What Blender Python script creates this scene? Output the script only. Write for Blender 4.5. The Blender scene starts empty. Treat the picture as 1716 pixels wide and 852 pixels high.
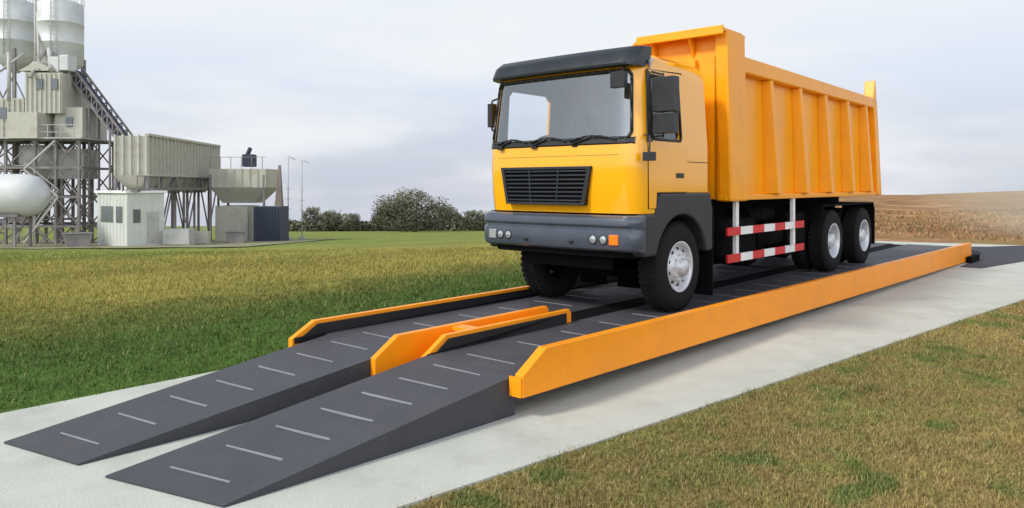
import bpy, bmesh, math, random
import numpy as np
from mathutils import Vector, Matrix, noise
random.seed(7); np.random.seed(7)
scene=bpy.context.scene
COL=scene.collection

# ------------------------------------------------------------------ materials
def mat(name,col,rough=.5,metal=0.,var=.12,scale=3.,bump=0.,bscale=60.,coat=0.,attr=None,dirt=None,spec=.5):
    m=bpy.data.materials.new(name); m.use_nodes=True
    nt=m.node_tree; N=nt.nodes; L=nt.links
    b=N['Principled BSDF']
    b.inputs['Roughness'].default_value=rough
    b.inputs['Metallic'].default_value=metal
    b.inputs['Coat Weight'].default_value=coat
    b.inputs['Coat Roughness'].default_value=.08
    b.inputs['Specular IOR Level'].default_value=spec
    tc=N.new('ShaderNodeTexCoord')
    no=N.new('ShaderNodeTexNoise'); no.inputs['Scale'].default_value=scale; no.inputs['Detail'].default_value=8; no.inputs['Roughness'].default_value=.65
    L.new(tc.outputs['Object'],no.inputs['Vector'])
    mr=N.new('ShaderNodeMapRange'); mr.inputs['From Min'].default_value=.3; mr.inputs['From Max'].default_value=.7
    mr.inputs['To Min'].default_value=1-var; mr.inputs['To Max'].default_value=1+var
    L.new(no.outputs['Fac'],mr.inputs['Value'])
    mul=N.new('ShaderNodeVectorMath'); mul.operation='SCALE'
    if attr:
        a=N.new('ShaderNodeAttribute'); a.attribute_name=attr; L.new(a.outputs['Color'],mul.inputs[0])
    else:
        mul.inputs[0].default_value=col[:3]
    L.new(mr.outputs['Result'],mul.inputs['Scale'])
    out=mul.outputs['Vector']
    if dirt:
        n2=N.new('ShaderNodeTexNoise'); n2.inputs['Scale'].default_value=dirt[1]; n2.inputs['Detail'].default_value=10; n2.inputs['Roughness'].default_value=.7
        L.new(tc.outputs['Object'],n2.inputs['Vector'])
        r2=N.new('ShaderNodeMapRange'); r2.inputs['From Min'].default_value=.5; r2.inputs['From Max'].default_value=.72; r2.inputs['To Max'].default_value=dirt[2]
        L.new(n2.outputs['Fac'],r2.inputs['Value'])
        mx=N.new('ShaderNodeMix'); mx.data_type='RGBA'
        L.new(r2.outputs['Result'],mx.inputs['Factor']); L.new(out,mx.inputs['A']); mx.inputs['B'].default_value=(*dirt[0],1)
        out=mx.outputs['Result']
    L.new(out,b.inputs['Base Color'])
    rr=N.new('ShaderNodeMapRange'); rr.inputs['From Min'].default_value=.3; rr.inputs['From Max'].default_value=.7
    rr.inputs['To Min'].default_value=max(0,rough-.06); rr.inputs['To Max'].default_value=min(1,rough+.08)
    L.new(no.outputs['Fac'],rr.inputs['Value']); L.new(rr.outputs['Result'],b.inputs['Roughness'])
    if bump>0:
        n3=N.new('ShaderNodeTexNoise'); n3.inputs['Scale'].default_value=bscale; n3.inputs['Detail'].default_value=6
        L.new(tc.outputs['Object'],n3.inputs['Vector'])
        bp=N.new('ShaderNodeBump'); bp.inputs['Strength'].default_value=bump; bp.inputs['Distance'].default_value=.02
        L.new(n3.outputs['Fac'],bp.inputs['Height']); L.new(bp.outputs['Normal'],b.inputs['Normal'])
    return m

M={}
M['cab']=mat('cab_paint',(.95,.425,.003),.22,0,.03,1.5,coat=1.)
M['bed']=mat('bed_paint',(.95,.37,.005),.36,0,.07,1.2,.04,30,coat=.2,dirt=((.70,.27,.015),2.2,.4),spec=.35)
M['girder']=mat('girder_paint',(.95,.31,.004),.42,0,.06,2.,coat=.1,dirt=((.66,.23,.02),3.,.3),spec=.35)
M['black']=mat('black_plastic',(.014,.015,.017),.38)
M['visor']=mat('visor_plastic',(.018,.022,.028),.34)
M['bumper']=mat('bumper_plastic',(.055,.070,.096),.28,coat=.3,dirt=((.09,.09,.09),5,.25))
M['fender']=mat('fender_plastic',(.020,.024,.029),.5,dirt=((.06,.055,.05),4,.3))
M['chassis']=mat('chassis_steel',(.005,.005,.006),.9,spec=.1)
M['rubber']=mat('tyre_rubber',(.011,.011,.012),.85,0,.2,10,.4,60,spec=.25)
M['rim']=mat('rim_steel',(.64,.65,.67),.38,.3,.15,8)
M['white']=mat('white_paint',(.80,.80,.79),.5)
M['tank']=mat('tank_paint',(.58,.59,.58),.5,0,.1,.6,dirt=((.38,.36,.32),.6,.6))
M['red']=mat('red_paint',(.62,.02,.02),.45)
M['amber']=mat('amber_lens',(.95,.20,.01),.2,coat=.6)
M['lamp']=mat('lamp_lens',(.34,.36,.38),.12,.3,coat=.8)
M['interior']=mat('interior_trim',(.40,.42,.43),.8)
M['seat']=mat('seat_cloth',(.12,.13,.14),.9)
M['ramp']=mat('ramp_steel',(.056,.056,.065),.6,0,.14,2.2,.25,90,dirt=((.09,.086,.083),3,.35))
M['rampside_shade']=mat('ramp_side_shaded',(.042,.042,.049),.55,0,.1,2,dirt=((.075,.075,.07),3,.3))  # same steel as the ramp top, side shade put into a darker colour
M['stripe']=mat('tread_bar',(.26,.26,.28),.5,.1)
M['conc']=mat('concrete',(.49,.50,.44),.85,0,.10,.9,.3,70,dirt=((.33,.33,.28),1.6,.5))
M['asph']=mat('asphalt',(.048,.046,.056),.85,0,.2,3,.4,80)
M['steelw']=mat('plant_steel',(.44,.44,.41),.6,.1,.25,.9,dirt=((.24,.20,.15),.9,.7))
M['beige']=mat('plant_cladding',(.47,.46,.385),.65,0,.16,.8,dirt=((.24,.20,.15),.8,.7))
M['silo']=mat('silo_steel',(.56,.58,.57),.5,.05,.12,.8,dirt=((.32,.30,.26),.6,.7))
M['shed']=mat('shed_panel',(.55,.57,.52),.6,0,.08,1,dirt=((.38,.37,.31),1.2,.4))
M['dkgrey']=mat('dark_plant_paint',(.028,.036,.065),.6)
M['frame']=mat('plant_frame',(.19,.175,.17),.7,0,.3,.6,dirt=((.38,.34,.30),.9,.6))  # base colour lightened to stand in for distance haze
M['winglass']=mat('dark_window',(.10,.12,.13),.15,coat=.5)
M['rust']=mat('weathered_steel',(.20,.16,.14),.8,0,.3,1)
M['leaf']=mat('leaves',(1,1,1),.8,0,.15,.3,attr='Col',spec=.2)
M['bark']=mat('bark',(.09,.07,.05),.9)
M['blade']=mat('grass_blade',(1,1,1),.7,0,.08,.5,attr='Col',spec=.2)

def glassmat(name,tint,base):
    m=bpy.data.materials.new(name); m.use_nodes=True
    nt=m.node_tree; N=nt.nodes; L=nt.links
    for n in list(N): N.remove(n)
    o=N.new('ShaderNodeOutputMaterial'); g=N.new('ShaderNodeBsdfGlossy'); g.inputs['Roughness'].default_value=.04
    g.inputs['Color'].default_value=(.88,.94,1.,1)
    t=N.new('ShaderNodeBsdfTransparent'); t.inputs['Color'].default_value=(*tint,1)
    f=N.new('ShaderNodeFresnel'); f.inputs['IOR'].default_value=1.55
    a=N.new('ShaderNodeMath'); a.operation='MULTIPLY_ADD'; a.inputs[1].default_value=1.3; a.inputs[2].default_value=base; a.use_clamp=True
    L.new(f.outputs[0],a.inputs[0])
    mx=N.new('ShaderNodeMixShader'); L.new(a.outputs[0],mx.inputs[0]); L.new(t.outputs[0],mx.inputs[1]); L.new(g.outputs[0],mx.inputs[2])
    L.new(mx.outputs[0],o.inputs['Surface'])
    return m
M['glass']=glassmat('windscreen_glass',(.92,.96,.98),.18)
M['sideglass']=glassmat('side_glass',(.99,.99,.99),.0)
M['darkglass']=glassmat('near_side_glass',(.25,.28,.29),.06)

# ------------------------------------------------------------------ builder
class B:
    def __init__(s): s.v=[]; s.f=[]; s.m=[]; s.s=[]
    def add(s,vs,fs,mi=0,sm=False):
        o=len(s.v); s.v+= [tuple(p) for p in vs]
        for f in fs: s.f.append([i+o for i in f]); s.m.append(mi); s.s.append(sm)
    def box(s,x0,x1,y0,y1,z0,z1,mi=0):
        vs=[(x,y,z) for x in (x0,x1) for y in (y0,y1) for z in (z0,z1)]
        s.add(vs,[(0,1,3,2),(4,6,7,5),(0,4,5,1),(2,3,7,6),(0,2,6,4),(1,5,7,3)],mi)
        return s
    def _pr(s,a,b,mi):
        n=len(a); s.add(a+b,[list(range(n)),list(range(2*n-1,n-1,-1))]+[(i,(i+1)%n,n+(i+1)%n,n+i) for i in range(n)],mi)
    def pxz(s,poly,y0,y1,mi=0): s._pr([(p[0],y0,p[1]) for p in poly],[(p[0],y1,p[1]) for p in poly],mi); return s
    def pxy(s,poly,z0,z1,mi=0): s._pr([(p[0],p[1],z0) for p in poly],[(p[0],p[1],z1) for p in poly],mi); return s
    def tube(s,p0,p1,r,n=10,mi=0,r2=None,sm=True):
        p0=Vector(p0);p1=Vector(p1); d=(p1-p0)
        if d.length<1e-6: return
        d.normalize(); a=d.orthogonal().normalized()
        if n==4:
            up=Vector((0,0,1))
            if abs(d.z)<.99: a=(d.cross(up)).normalized()
            else: a=Vector((1,0,0))
            c=d.cross(a); a,c=(a+c).normalized(),(c-a).normalized(); sm=False
        else: c=d.cross(a)
        r2=r if r2 is None else r2
        A=[p0+(a*math.cos(2*math.pi*i/n)+c*math.sin(2*math.pi*i/n))*r for i in range(n)]
        C=[p1+(a*math.cos(2*math.pi*i/n)+c*math.sin(2*math.pi*i/n))*r2 for i in range(n)]
        o=len(s.v); s.v+=[tuple(p) for p in A+C]
        for i in range(n): s.f.append([o+i,o+(i+1)%n,o+n+(i+1)%n,o+n+i]); s.m.append(mi); s.s.append(sm)
        s.f.append([o+i for i in range(n)]); s.m.append(mi); s.s.append(False)
        s.f.append([o+n+i for i in range(n)]); s.m.append(mi); s.s.append(False)
        return s
    def lathe(s,prof,c=(0,0,0),axis='y',n=48,mi=0,close=False):
        vs=[];k=len(prof)
        for i in range(n):
            a=2*math.pi*i/n
            for r,h in prof:
                x,y=r*math.cos(a),r*math.sin(a)
                vs.append((c[0]+x,c[1]+h,c[2]+y) if axis=='y' else (c[0]+x,c[1]+y,c[2]+h) if axis=='z' else (c[0]+h,c[1]+x,c[2]+y))
        fs=[]
        for i in range(n):
            for j in range(k if close else k-1):
                j2=(j+1)%k
                fs.append((i*k+j,((i+1)%n)*k+j,((i+1)%n)*k+j2,i*k+j2))
        s.add(vs,fs,mi,True); return s
    def out(s,name,mats,parent=None,bevel=0,loc=None,rot=0,keep=False):
        me=bpy.data.meshes.new(name); me.from_pydata(s.v,[],s.f)
        if not isinstance(mats,(list,tuple)): mats=[mats]
        for m in mats: me.materials.append(M[m])
        me.polygons.foreach_set('material_index',s.m); me.polygons.foreach_set('use_smooth',s.s)
        bm=bmesh.new(); bm.from_mesh(me)
        bmesh.ops.recalc_face_normals(bm,faces=bm.faces); bm.to_mesh(me); bm.free()
        ob=bpy.data.objects.new(name,me); COL.objects.link(ob)
        if parent: ob.parent=parent
        if loc: ob.location=loc
        ob.rotation_euler[2]=rot
        if bevel:
            bv=ob.modifiers.new('bevel','BEVEL'); bv.width=bevel; bv.segments=2; bv.limit_method='ANGLE'; bv.angle_limit=math.radians(40)
            bv.harden_normals=False
        return ob
def empty(name,loc=(0,0,0),rot=0,parent=None):
    e=bpy.data.objects.new(name,None); COL.objects.link(e); e.location=loc; e.rotation_euler[2]=rot
    e.empty_display_size=.3
    if parent: e.parent=parent
    return e
def tag(o,label,cat,group=None):
    o['label']=label; o['category']=cat
    if group: o['group']=group
def copytree(o,parent=None,loc=None,rot=None):
    c=o.copy(); COL.objects.link(c)
    if parent is not None: c.parent=parent
    if loc is not None: c.location=loc
    if rot is not None: c.rotation_euler=rot
    for ch in list(o.children):
        if ch.name!=c.name: copytree(ch,c)
    return c

# ------------------------------------------------------------------ frame of the weighbridge: x=t along, y=w across, z up
D1=Vector((.658,.753,0)).normalized(); D2=Vector((-D1.y,D1.x,0)); P0=Vector((1.457,8.39,0)); ANG=math.atan2(D1.y,D1.x)
DECK=.35
def tw(X,Y):
    dx=X-P0.x; dy=Y-P0.y
    return dx*D1.x+dy*D1.y, dx*D2.x+dy*D2.y

# ------------------------------------------------------------------ terrain
def fbm(x,y,s,o=3):
    return noise.fractal(Vector((x*s,y*s,3.1)),.8,2.,o)
def sstep(a,b,x):
    v=min(1,max(0,(x-a)/(b-a))); return v*v*(3-2*v)
def terrain_z(X,Y):
    t,w=tw(X,Y)
    p=w-3.4
    if p<=0: return 0.
    u=X/max(Y,.5); u=max(-1.2,min(1.,u))
    s=min(1,max(0,(u-.1)/.35)); s=s*s*(3-2*s)
    ke=.055*(1-s)+.013*s
    kp=ke/max(.25,.658-.753*u)
    pp=p*p/(p+2.)
    z=-kp*pp
    if s>0: z+=s*((.24*fbm(X,Y,.12,4)+.25)*sstep(3,14,p)+.05*fbm(X,Y,.7,3)*sstep(1,4,p))
    return z
GREEN=np.array((.066,.120,.022)); YEL=np.array((.275,.245,.060)); YGR=np.array((.20,.235,.055)); OLV=np.array((.145,.165,.036))
DRY=np.array((.335,.250,.095)); DRYG=np.array((.195,.180,.055)); DIRT=np.array((.32,.175,.082)); GRN2=np.array((.085,.145,.032))
def ground_col(X,Y):
    t,w=tw(X,Y)
    n=fbm(X,Y,.35); n2=fbm(X+40,Y,.08,2); n3=fbm(X,Y+31,1.6)
    if w<1:
        n4=fbm(X+3,Y,4.,2)
        g=sstep(-.5,.6,.5*n+.6*n3+.6*n4)
        c=DRY*(1-g)+DRYG*g
        h=sstep(.24,.46,fbm(X-9,Y+5,1.9,2)+.15*n3)
        c=c*(1-h*.8)+GRN2*h*.8
        r=sstep(18,26,t); c=c*(1-r)+DIRT*r
        return c*(1+.25*n3+.2*n4)
    d=w-3+1.6*n+2*n2
    a=sstep(2.,6.,d); c=GREEN*(1-a)+OLV*a
    a=sstep(4.5,9,d); c=c*(1-a)+YEL*a
    a=sstep(18,38,d+8*n2); c=c*(1-a)+YGR*a
    st=.5+.5*math.sin(w*.55+n*2.5); c=c*(.90+.20*st)
    u=X/max(Y,.5)
    if u>.15:
        r=sstep(.24,.40,u+.04*n); cd=DIRT*(1+.3*n2+.45*n+.35*n3); q=sstep(.1,.5,fbm(X,Y,.5,4)); cd=cd*(1-.4*q)+np.array((.17,.13,.045))*.4*q
        c=c*(1-r)+cd*r
    return c*(1+.16*n3)

def make_ground():
    nr,na=230,300
    R=np.concatenate([[0.],np.geomspace(1.,4000,nr)])
    base=np.linspace(-math.pi,math.pi,na,endpoint=False)
    A=base-.55*np.sin(base)
    vs=[];cs=[]
    for r in R[1:]:
        for a in A:
            X=r*math.sin(a);Y=r*math.cos(a)
            z=terrain_z(X,Y)
            if r>14: z+=.03*fbm(X,Y,.15)*min(1,(r-14)/10) if tw(X,Y)[1]>4 else 0
            vs.append((X,Y,z)); cs.append((*ground_col(X,Y),1))
    vs.append((0,0,0)); cs.append((*ground_col(0,0),1)); ci=len(vs)-1
    fs=[]
    for i in range(nr-1):
        for j in range(na):
            k=(j+1)%na
            fs.append((i*na+j,i*na+k,(i+1)*na+k,(i+1)*na+j))
    for j in range(na): fs.append((ci,(j+1)%na,j))
    me=bpy.data.meshes.new('ground'); me.from_pydata(vs,[],fs)
    at=me.color_attributes.new('Col','FLOAT_COLOR','POINT'); at.data.foreach_set('color',np.clip(np.array(cs,dtype=np.float32),0,1).ravel())
    me.polygons.foreach_set('use_smooth',[True]*len(fs))
    bm=bmesh.new(); bm.from_mesh(me); bmesh.ops.recalc_face_normals(bm,faces=bm.faces)
    if sum(f.normal.z for f in bm.faces)<0:
        bmesh.ops.reverse_faces(bm,faces=bm.faces)
    bm.to_mesh(me); bm.free()
    m=bpy.data.materials.new('grass_soil'); m.use_nodes=True
    nt=m.node_tree;N=nt.nodes;L=nt.links;b=N['Principled BSDF']; b.inputs['Roughness'].default_value=.95; b.inputs['Specular IOR Level'].default_value=.1
    tc=N.new('ShaderNodeTexCoord'); a=N.new('ShaderNodeAttribute'); a.attribute_name='Col'
    prev=a.outputs['Color']
    for sc,lo,hi in ((60,.45,1.5),(17,.6,1.4),(5,.75,1.25),(1.2,.82,1.18)):
        n=N.new('ShaderNodeTexNoise'); n.inputs['Scale'].default_value=sc; n.inputs['Detail'].default_value=6; n.inputs['Roughness'].default_value=.7
        L.new(tc.outputs['Object'],n.inputs['Vector'])
        mr=N.new('ShaderNodeMapRange'); mr.inputs['From Min'].default_value=.3; mr.inputs['From Max'].default_value=.7; mr.inputs['To Min'].default_value=lo; mr.inputs['To Max'].default_value=hi
        L.new(n.outputs['Fac'],mr.inputs['Value'])
        v=N.new('ShaderNodeVectorMath'); v.operation='SCALE'; L.new(prev,v.inputs[0]); L.new(mr.outputs['Result'],v.inputs['Scale']); prev=v.outputs['Vector']
    L.new(prev,b.inputs['Base Color'])
    n=N.new('ShaderNodeTexNoise'); n.inputs['Scale'].default_value=30; n.inputs['Detail'].default_value=8
    L.new(tc.outputs['Object'],n.inputs['Vector'])
    bp=N.new('ShaderNodeBump'); bp.inputs['Strength'].default_value=.6; bp.inputs['Distance'].default_value=.05
    L.new(n.outputs['Fac'],bp.inputs['Height']); L.new(bp.outputs['Normal'],b.inputs['Normal'])
    me.materials.append(m)
    ob=bpy.data.objects.new('ground',me); COL.objects.link(ob); ob['kind']='structure'
make_ground()

def pad_right(t): return -(1.61+.137*t)
b=B()
ts=[-12,-6,-3,0,5,10,16,22]
poly=[(t,pad_right(t)+.02*math.sin(t*3)) for t in ts]+[(20,2.9),(-12,2.9)]
b.pxy(poly,-.15,.02)
o=b.out('concrete_pavement','conc',loc=(P0.x,P0.y,0),rot=ANG); o['kind']='structure'
b=B(); b.pxy([(12.6,-1.30),(15.3,-1.85),(21,-3.0),(24,-2.9),(19.6,-.3),(18.7,1.0),(15.0,1.0),(15.0,-.85),(12.6,-.85)],.0205,.026)
o=b.out('asphalt_road','asph',loc=(P0.x,P0.y,0),rot=ANG); o['kind']='structure'

BROWN=np.array((.25,.165,.068))
def make_grass(name,n,rmin,rmax,umin,umax,cond,h0,h1,wd,power=1.4,rough=False):
    P=[];C=[]
    rng=np.random.RandomState(len(name)*13)
    cnt=0
    while cnt<n:
        q=rng.rand(); r=rmin*(rmax/rmin)**(q**(1/power))
        u=umin+(umax-umin)*rng.rand()
        Y=r; X=u*r
        t,w=tw(X,Y)
        if not cond(t,w): continue
        cnt+=1
        z=terrain_z(X,Y); c=ground_col(X,Y)
        sc=1+.06*max(0,r-6)
        h=(h0+(h1-h0)*rng.rand())*(.7+.6*abs(fbm(X,Y,1.5,2)))*min(sc,2.2)
        a=rng.rand()*6.283; ww=wd*sc*(.6+.8*rng.rand())
        lean=h*(.2+.8*rng.rand()); b2=rng.rand()*6.283
        dx,dy=math.cos(a)*ww,math.sin(a)*ww
        P+= [(X-dx,Y-dy,z-.005),(X+dx,Y+dy,z-.005),(X+lean*math.cos(b2),Y+lean*math.sin(b2),z+h)]
        k=.6+.9*rng.rand() if rough else .78+.55*rng.rand()
        c=c*k; q=rng.rand()
        if q<(.14 if rough else .09): c=c*.5+np.array((.44,.36,.17))*.5
        elif q<.32 and rough: c=c*.4+BROWN*.6
        elif q<.42 and rough: c=c*.4+np.array((.10,.15,.036))*.6
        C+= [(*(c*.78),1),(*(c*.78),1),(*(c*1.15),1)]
    P=np.array(P,dtype=np.float32);C=np.array(C,dtype=np.float32); nv=len(P); nf=nv//3
    me=bpy.data.meshes.new(name); me.vertices.add(nv); me.vertices.foreach_set('co',P.ravel())
    me.loops.add(nv); me.loops.foreach_set('vertex_index',np.arange(nv,dtype=np.int32))
    me.polygons.add(nf); me.polygons.foreach_set('loop_start',np.arange(0,nv,3,dtype=np.int32))
    me.update(calc_edges=True); me.validate()
    at=me.color_attributes.new('Col','FLOAT_COLOR','POINT'); at.data.foreach_set('color',np.clip(C,0,1).ravel())
    me.materials.append(M['blade'])
    ob=bpy.data.objects.new(name,me); COL.objects.link(ob); ob['kind']='stuff'; return ob
make_grass('dry_grass',150000,3.6,18,-.45,.95,lambda t,w:w<pad_right(t)+.04-.09*random.random() and t<22,.014,.05,.005,1.3,True)
make_grass('meadow_grass',120000,5.5,40,-.95,.35,lambda t,w:w>2.85+.08*random.random(),.025,.075,.006,1.5)
make_grass('dirt_stubble',9000,19,60,.38,.95,lambda t,w:w>4 or t>23,.03,.10,.012,1.0,True)

# ------------------------------------------------------------------ weighbridge
LOC=(P0.x,P0.y,0)
wb=empty('weighbridge',LOC,ANG)
tag(wb,'low orange and dark grey truck weighbridge with raised side beams','weighbridge')
T0,T1=-2.60,14.6
def deck(w0,w1,w0f):
    b=B(); b.pxy([(T0,w0),(T1,w0f),(T1,w1),(T0,w1)],.13,DECK)
    t=T0+.28
    while t<T1-.2:
        c=(w0+w1)/2; hw=(w1-w0)*.27
        b.box(t,t+.014,c-hw,c+hw,DECK-.001,DECK+.005,1); t+=.72
    for k in range(1,5): b.box(T0+k*3.3,T0+k*3.3+.012,w0,w1,DECK-.002,DECK+.002,2)
    b.out('deck',['ramp','stripe','black'],wb)
deck(-.37,.72,-.60); deck(1.12,2.30,1.12)
def girder(w0,w1,t0,t1,zb,zt,cham,lip=None,name='side_beam',zb1=None,zt1=None,skew=0.):
    b=B(); zb1=zb if zb1 is None else zb1; zt1=zt if zt1 is None else zt1
    zc=zb+(zt-zb)*.50
    b.pxz([(t0,zb),(t0,zc),(t0+cham,zt),(t1-.03,zt1),(t1,zt1-.05),(t1,zb1)],w0,w1,0)
    if skew: b.v=[(x,y+skew*(x-t0)/(t1-t0),z) for x,y,z in b.v]
    if lip is not None:
        x0,x1=(w0-.012,w0-.001) if lip<0 else (w1+.001,w1+.012)
        b.pxz([(t0+.03,DECK+.001),(t0+.03,zc-.04),(t0+cham+.02,zt-.035),(t1-.1,zt-.035),(t1-.1,DECK+.001)],x0,x1,1)
    return b.out(name,['girder','black'],wb,bevel=.008)
girder(-.51,-.42,-2.66,14.4,.195,.560,.30,zb1=.035,zt1=.475,skew=-.28)
B().box(-2.68,-2.662,-.50,-.375,.20,.36,0).out('end_plate','girder',wb)
girder(2.31,2.38,-3.0,14.0,.19,.50,.28,-1)
girder(1.05,1.12,-2.93,-.35,.15,.50,.28,name='centre_beam')
girder(.72,.78,-2.62,-.35,.15,.50,.28,-1,name='centre_beam')
B().box(-1.95,-1.79,.781,1.049,.445,.485,0).out('cross_tie','girder',wb)
B().box(-2.4,-.35,.785,1.045,.15,.17,0).out('centre_tray','girder',wb)
B().box(-.34,14.4,.725,1.115,.15,.345,0).out('centre_shade_plate','chassis',wb)  # near-black plate added in place of the shade under the truck
for i,t in enumerate([-2.2,2.9,8.2,13.5]):
    for w in (.2,1.0,2.0): B().box(t,t+.32,w-.1,w+.18,.021,.128,0).out('support_foot','chassis',wb)
B().box(13.7,14.7,-.92,-.80,.02,.17,0).out('end_block','chassis',wb)

def ramp(w0,w1,t0,t1,zt,tip=None):
    b=B(); (ta,a0),(tb,a1)=tip or ((t0,w0),(t0,w1))
    vs=[(ta,a0,.021),(tb,a1,.021),(t1,w0,.021),(t1,w1,.021),(ta,a0,.035),(tb,a1,.035),(t1,w0,zt),(t1,w1,zt)]
    b.add(vs,[(4,5,7,6)],0); b.add(vs,[(0,2,6,4),(1,5,7,3),(0,4,5,1),(2,3,7,6),(0,1,3,2)],1)
    n=7
    for i in range(n):
        f=(i+.62)/n
        def P(g,ff):
            A=Vector((ta,a0,.035)).lerp(Vector((t1,w0,zt)),ff); C=Vector((tb,a1,.035)).lerp(Vector((t1,w1,zt)),ff)
            return A.lerp(C,g)
        df=.012/abs(t1-t0)
        q=[P(.24,f),P(.76,f),P(.76,f+df),P(.24,f+df)]
        up=Vector((0,0,.0045)); dn=Vector((0,0,-.01))
        b.add([p+up for p in q]+[p+dn for p in q],[(0,1,2,3),(0,1,5,4),(1,2,6,5),(2,3,7,6),(3,0,4,7)],2)
    o=b.out('ramp',['ramp','rampside_shade','stripe'],None,loc=LOC,rot=ANG)
    tag(o,'dark grey steel wheel ramp with light tread bars on the concrete','ramp','wheel ramps at the weighbridge ends')
    return o
ramp(-.37,.72,-5.3,T0-.005,DECK-.002,tip=((-5.08,-.24),(-5.36,.77)))
ramp(1.12,2.24,-5.5,T0-.005,DECK-.002,tip=((-5.40,1.13),(-5.60,2.02)))
ramp(-.60,.72,17.0,T1+.005,DECK-.002); ramp(1.12,2.24,17.0,T1+.005,DECK-.002)

# ------------------------------------------------------------------ truck
tr=empty('dump_truck',(P0.x,P0.y,DECK+.003),ANG)
tag(tr,'orange six wheel dump truck with dark bumper standing on the weighbridge','dump truck')
WC=1.27
def lerp(tab,z):
    if z<=tab[0][0]: return tab[0][1]
    for (a,x),(c,y) in zip(tab,tab[1:]):
        if z<=c: return x+(y-x)*(z-a)/(c-a)
    return tab[-1][1]
TF=[(1.24,.06),(1.5,.02),(1.80,.0),(2.05,.01),(2.95,.11),(3.04,.17),(3.11,.27),(3.17,.45)]
WI=[(1.24,.0),(2.05,.0),(2.95,.06),(3.04,.085),(3.11,.13),(3.17,.24)]
R0=.22; HW0=1.185; BUL=.05; CR=1.82
def front_t(w,z,hw=None,r=R0,tf=None):
    hw=HW0-lerp(WI,z) if hw is None else hw
    tf=lerp(TF,z) if tf is None else tf
    d=min(abs(w-WC),hw); c=max(0,d-(hw-r))
    return tf+BUL*(d/hw)**2+(r-math.sqrt(max(0,r*r-c*c)))
def wsamples(hw,r,n=10,m=8):
    out=[]
    for i in range(m+1): a=math.pi/2*i/m; out.append(WC-(hw-r)-r*math.cos(a))
    for i in range(1,n): out.append(WC-(hw-r)+2*(hw-r)*i/n)
    for i in range(m+1): a=math.pi/2*(1-i/m); out.append(WC+(hw-r)+r*math.cos(a))
    return out
NS=len(wsamples(1,.17,16))
FAR_T=[.44,.50,1.27,1.35]; NEAR_T=[1.05,.99,.44,.38]
def ring(z):
    hw=HW0-lerp(WI,z)
    pts=[(front_t(w,z),w,z) for w in wsamples(hw,R0,16)]
    tr_=CR-(.1*sstep(3.04,3.17,z))
    pts+=[(t,WC+hw,z) for t in FAR_T]
    pts+=[(tr_-.04,WC+hw,z),(tr_,WC+hw-.04,z),(tr_,WC-hw+.04,z),(tr_-.04,WC-hw,z)]
    pts+=[(t,WC-hw,z) for t in NEAR_T]
    return pts
zs=[1.24,1.36,1.48,1.60,1.70,1.80,1.93,2.05,2.12,2.19,2.5,2.79,2.86,2.92,2.96,3.0,3.04,3.08,3.11,3.14,3.17]
ZI={z:i for i,z in enumerate(zs)}
rings=[ring(z) for z in zs]; n=len(rings[0])
b=B(); fs=[]
I0,I1=5,NS-1-5
iF=NS; iN=NS+8
def hole(i,j):
    z0,z1=zs[i],zs[i+1]
    if z0>=2.12 and z1<=2.92 and I0<=j<I1: return True
    if z0>=2.12 and z1<=2.86 and iF<=j<iF+3: return True
    if z0>=2.12 and z1<=2.86 and iN<=j<iN+3: return True
    if z1<=1.48 and iF<=j<iN+2: return True
    return False
for i in range(len(zs)-1):
    for j in range(n):
        if hole(i,j): continue
        k=(j+1)%n; fs.append((i*n+j,i*n+k,(i+1)*n+k,(i+1)*n+j))
def chamf(j0,j1,z0,z0n,z1,z1n):
    a,an,c,cn=ZI[z0],ZI[z0n],ZI[z1],ZI[z1n]
    fs.append((a*n+j0,a*n+j0+1,an*n+j0)); fs.append((a*n+j1,an*n+j1,a*n+j1-1))
    fs.append((c*n+j0,cn*n+j0,c*n+j0+1)); fs.append((c*n+j1,c*n+j1-1,cn*n+j1))
chamf(I0,I1,2.12,2.19,2.92,2.86); chamf(iF,iF+3,2.12,2.19,2.86,2.79); chamf(iN,iN+3,2.12,2.19,2.86,2.79)
fs.append([(len(zs)-1)*n+j for j in range(n)])
b.add([p for r in rings for p in r],fs,0,True)
cab=b.out('cab',['cab','interior'],tr)
so_=cab.modifiers.new('shell','SOLIDIFY'); so_.thickness=.045; so_.offset=-1; so_.material_offset=1; so_.use_rim=True
es=cab.modifiers.new('ES','EDGE_SPLIT'); es.split_angle=math.radians(28)
me=cab.data
cz=[p for p in me.polygons if abs(p.center.z-1.7)<.15 and p.center.x<.1]
if cz and sum(p.normal.x for p in cz)>0:
    bm=bmesh.new(); bm.from_mesh(me); bmesh.ops.reverse_faces(bm,faces=bm.faces); bm.to_mesh(me); bm.free()
B().box(.36,1.76,.15,2.39,1.50,1.56).out('cab_floor','seat',tr)

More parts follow.
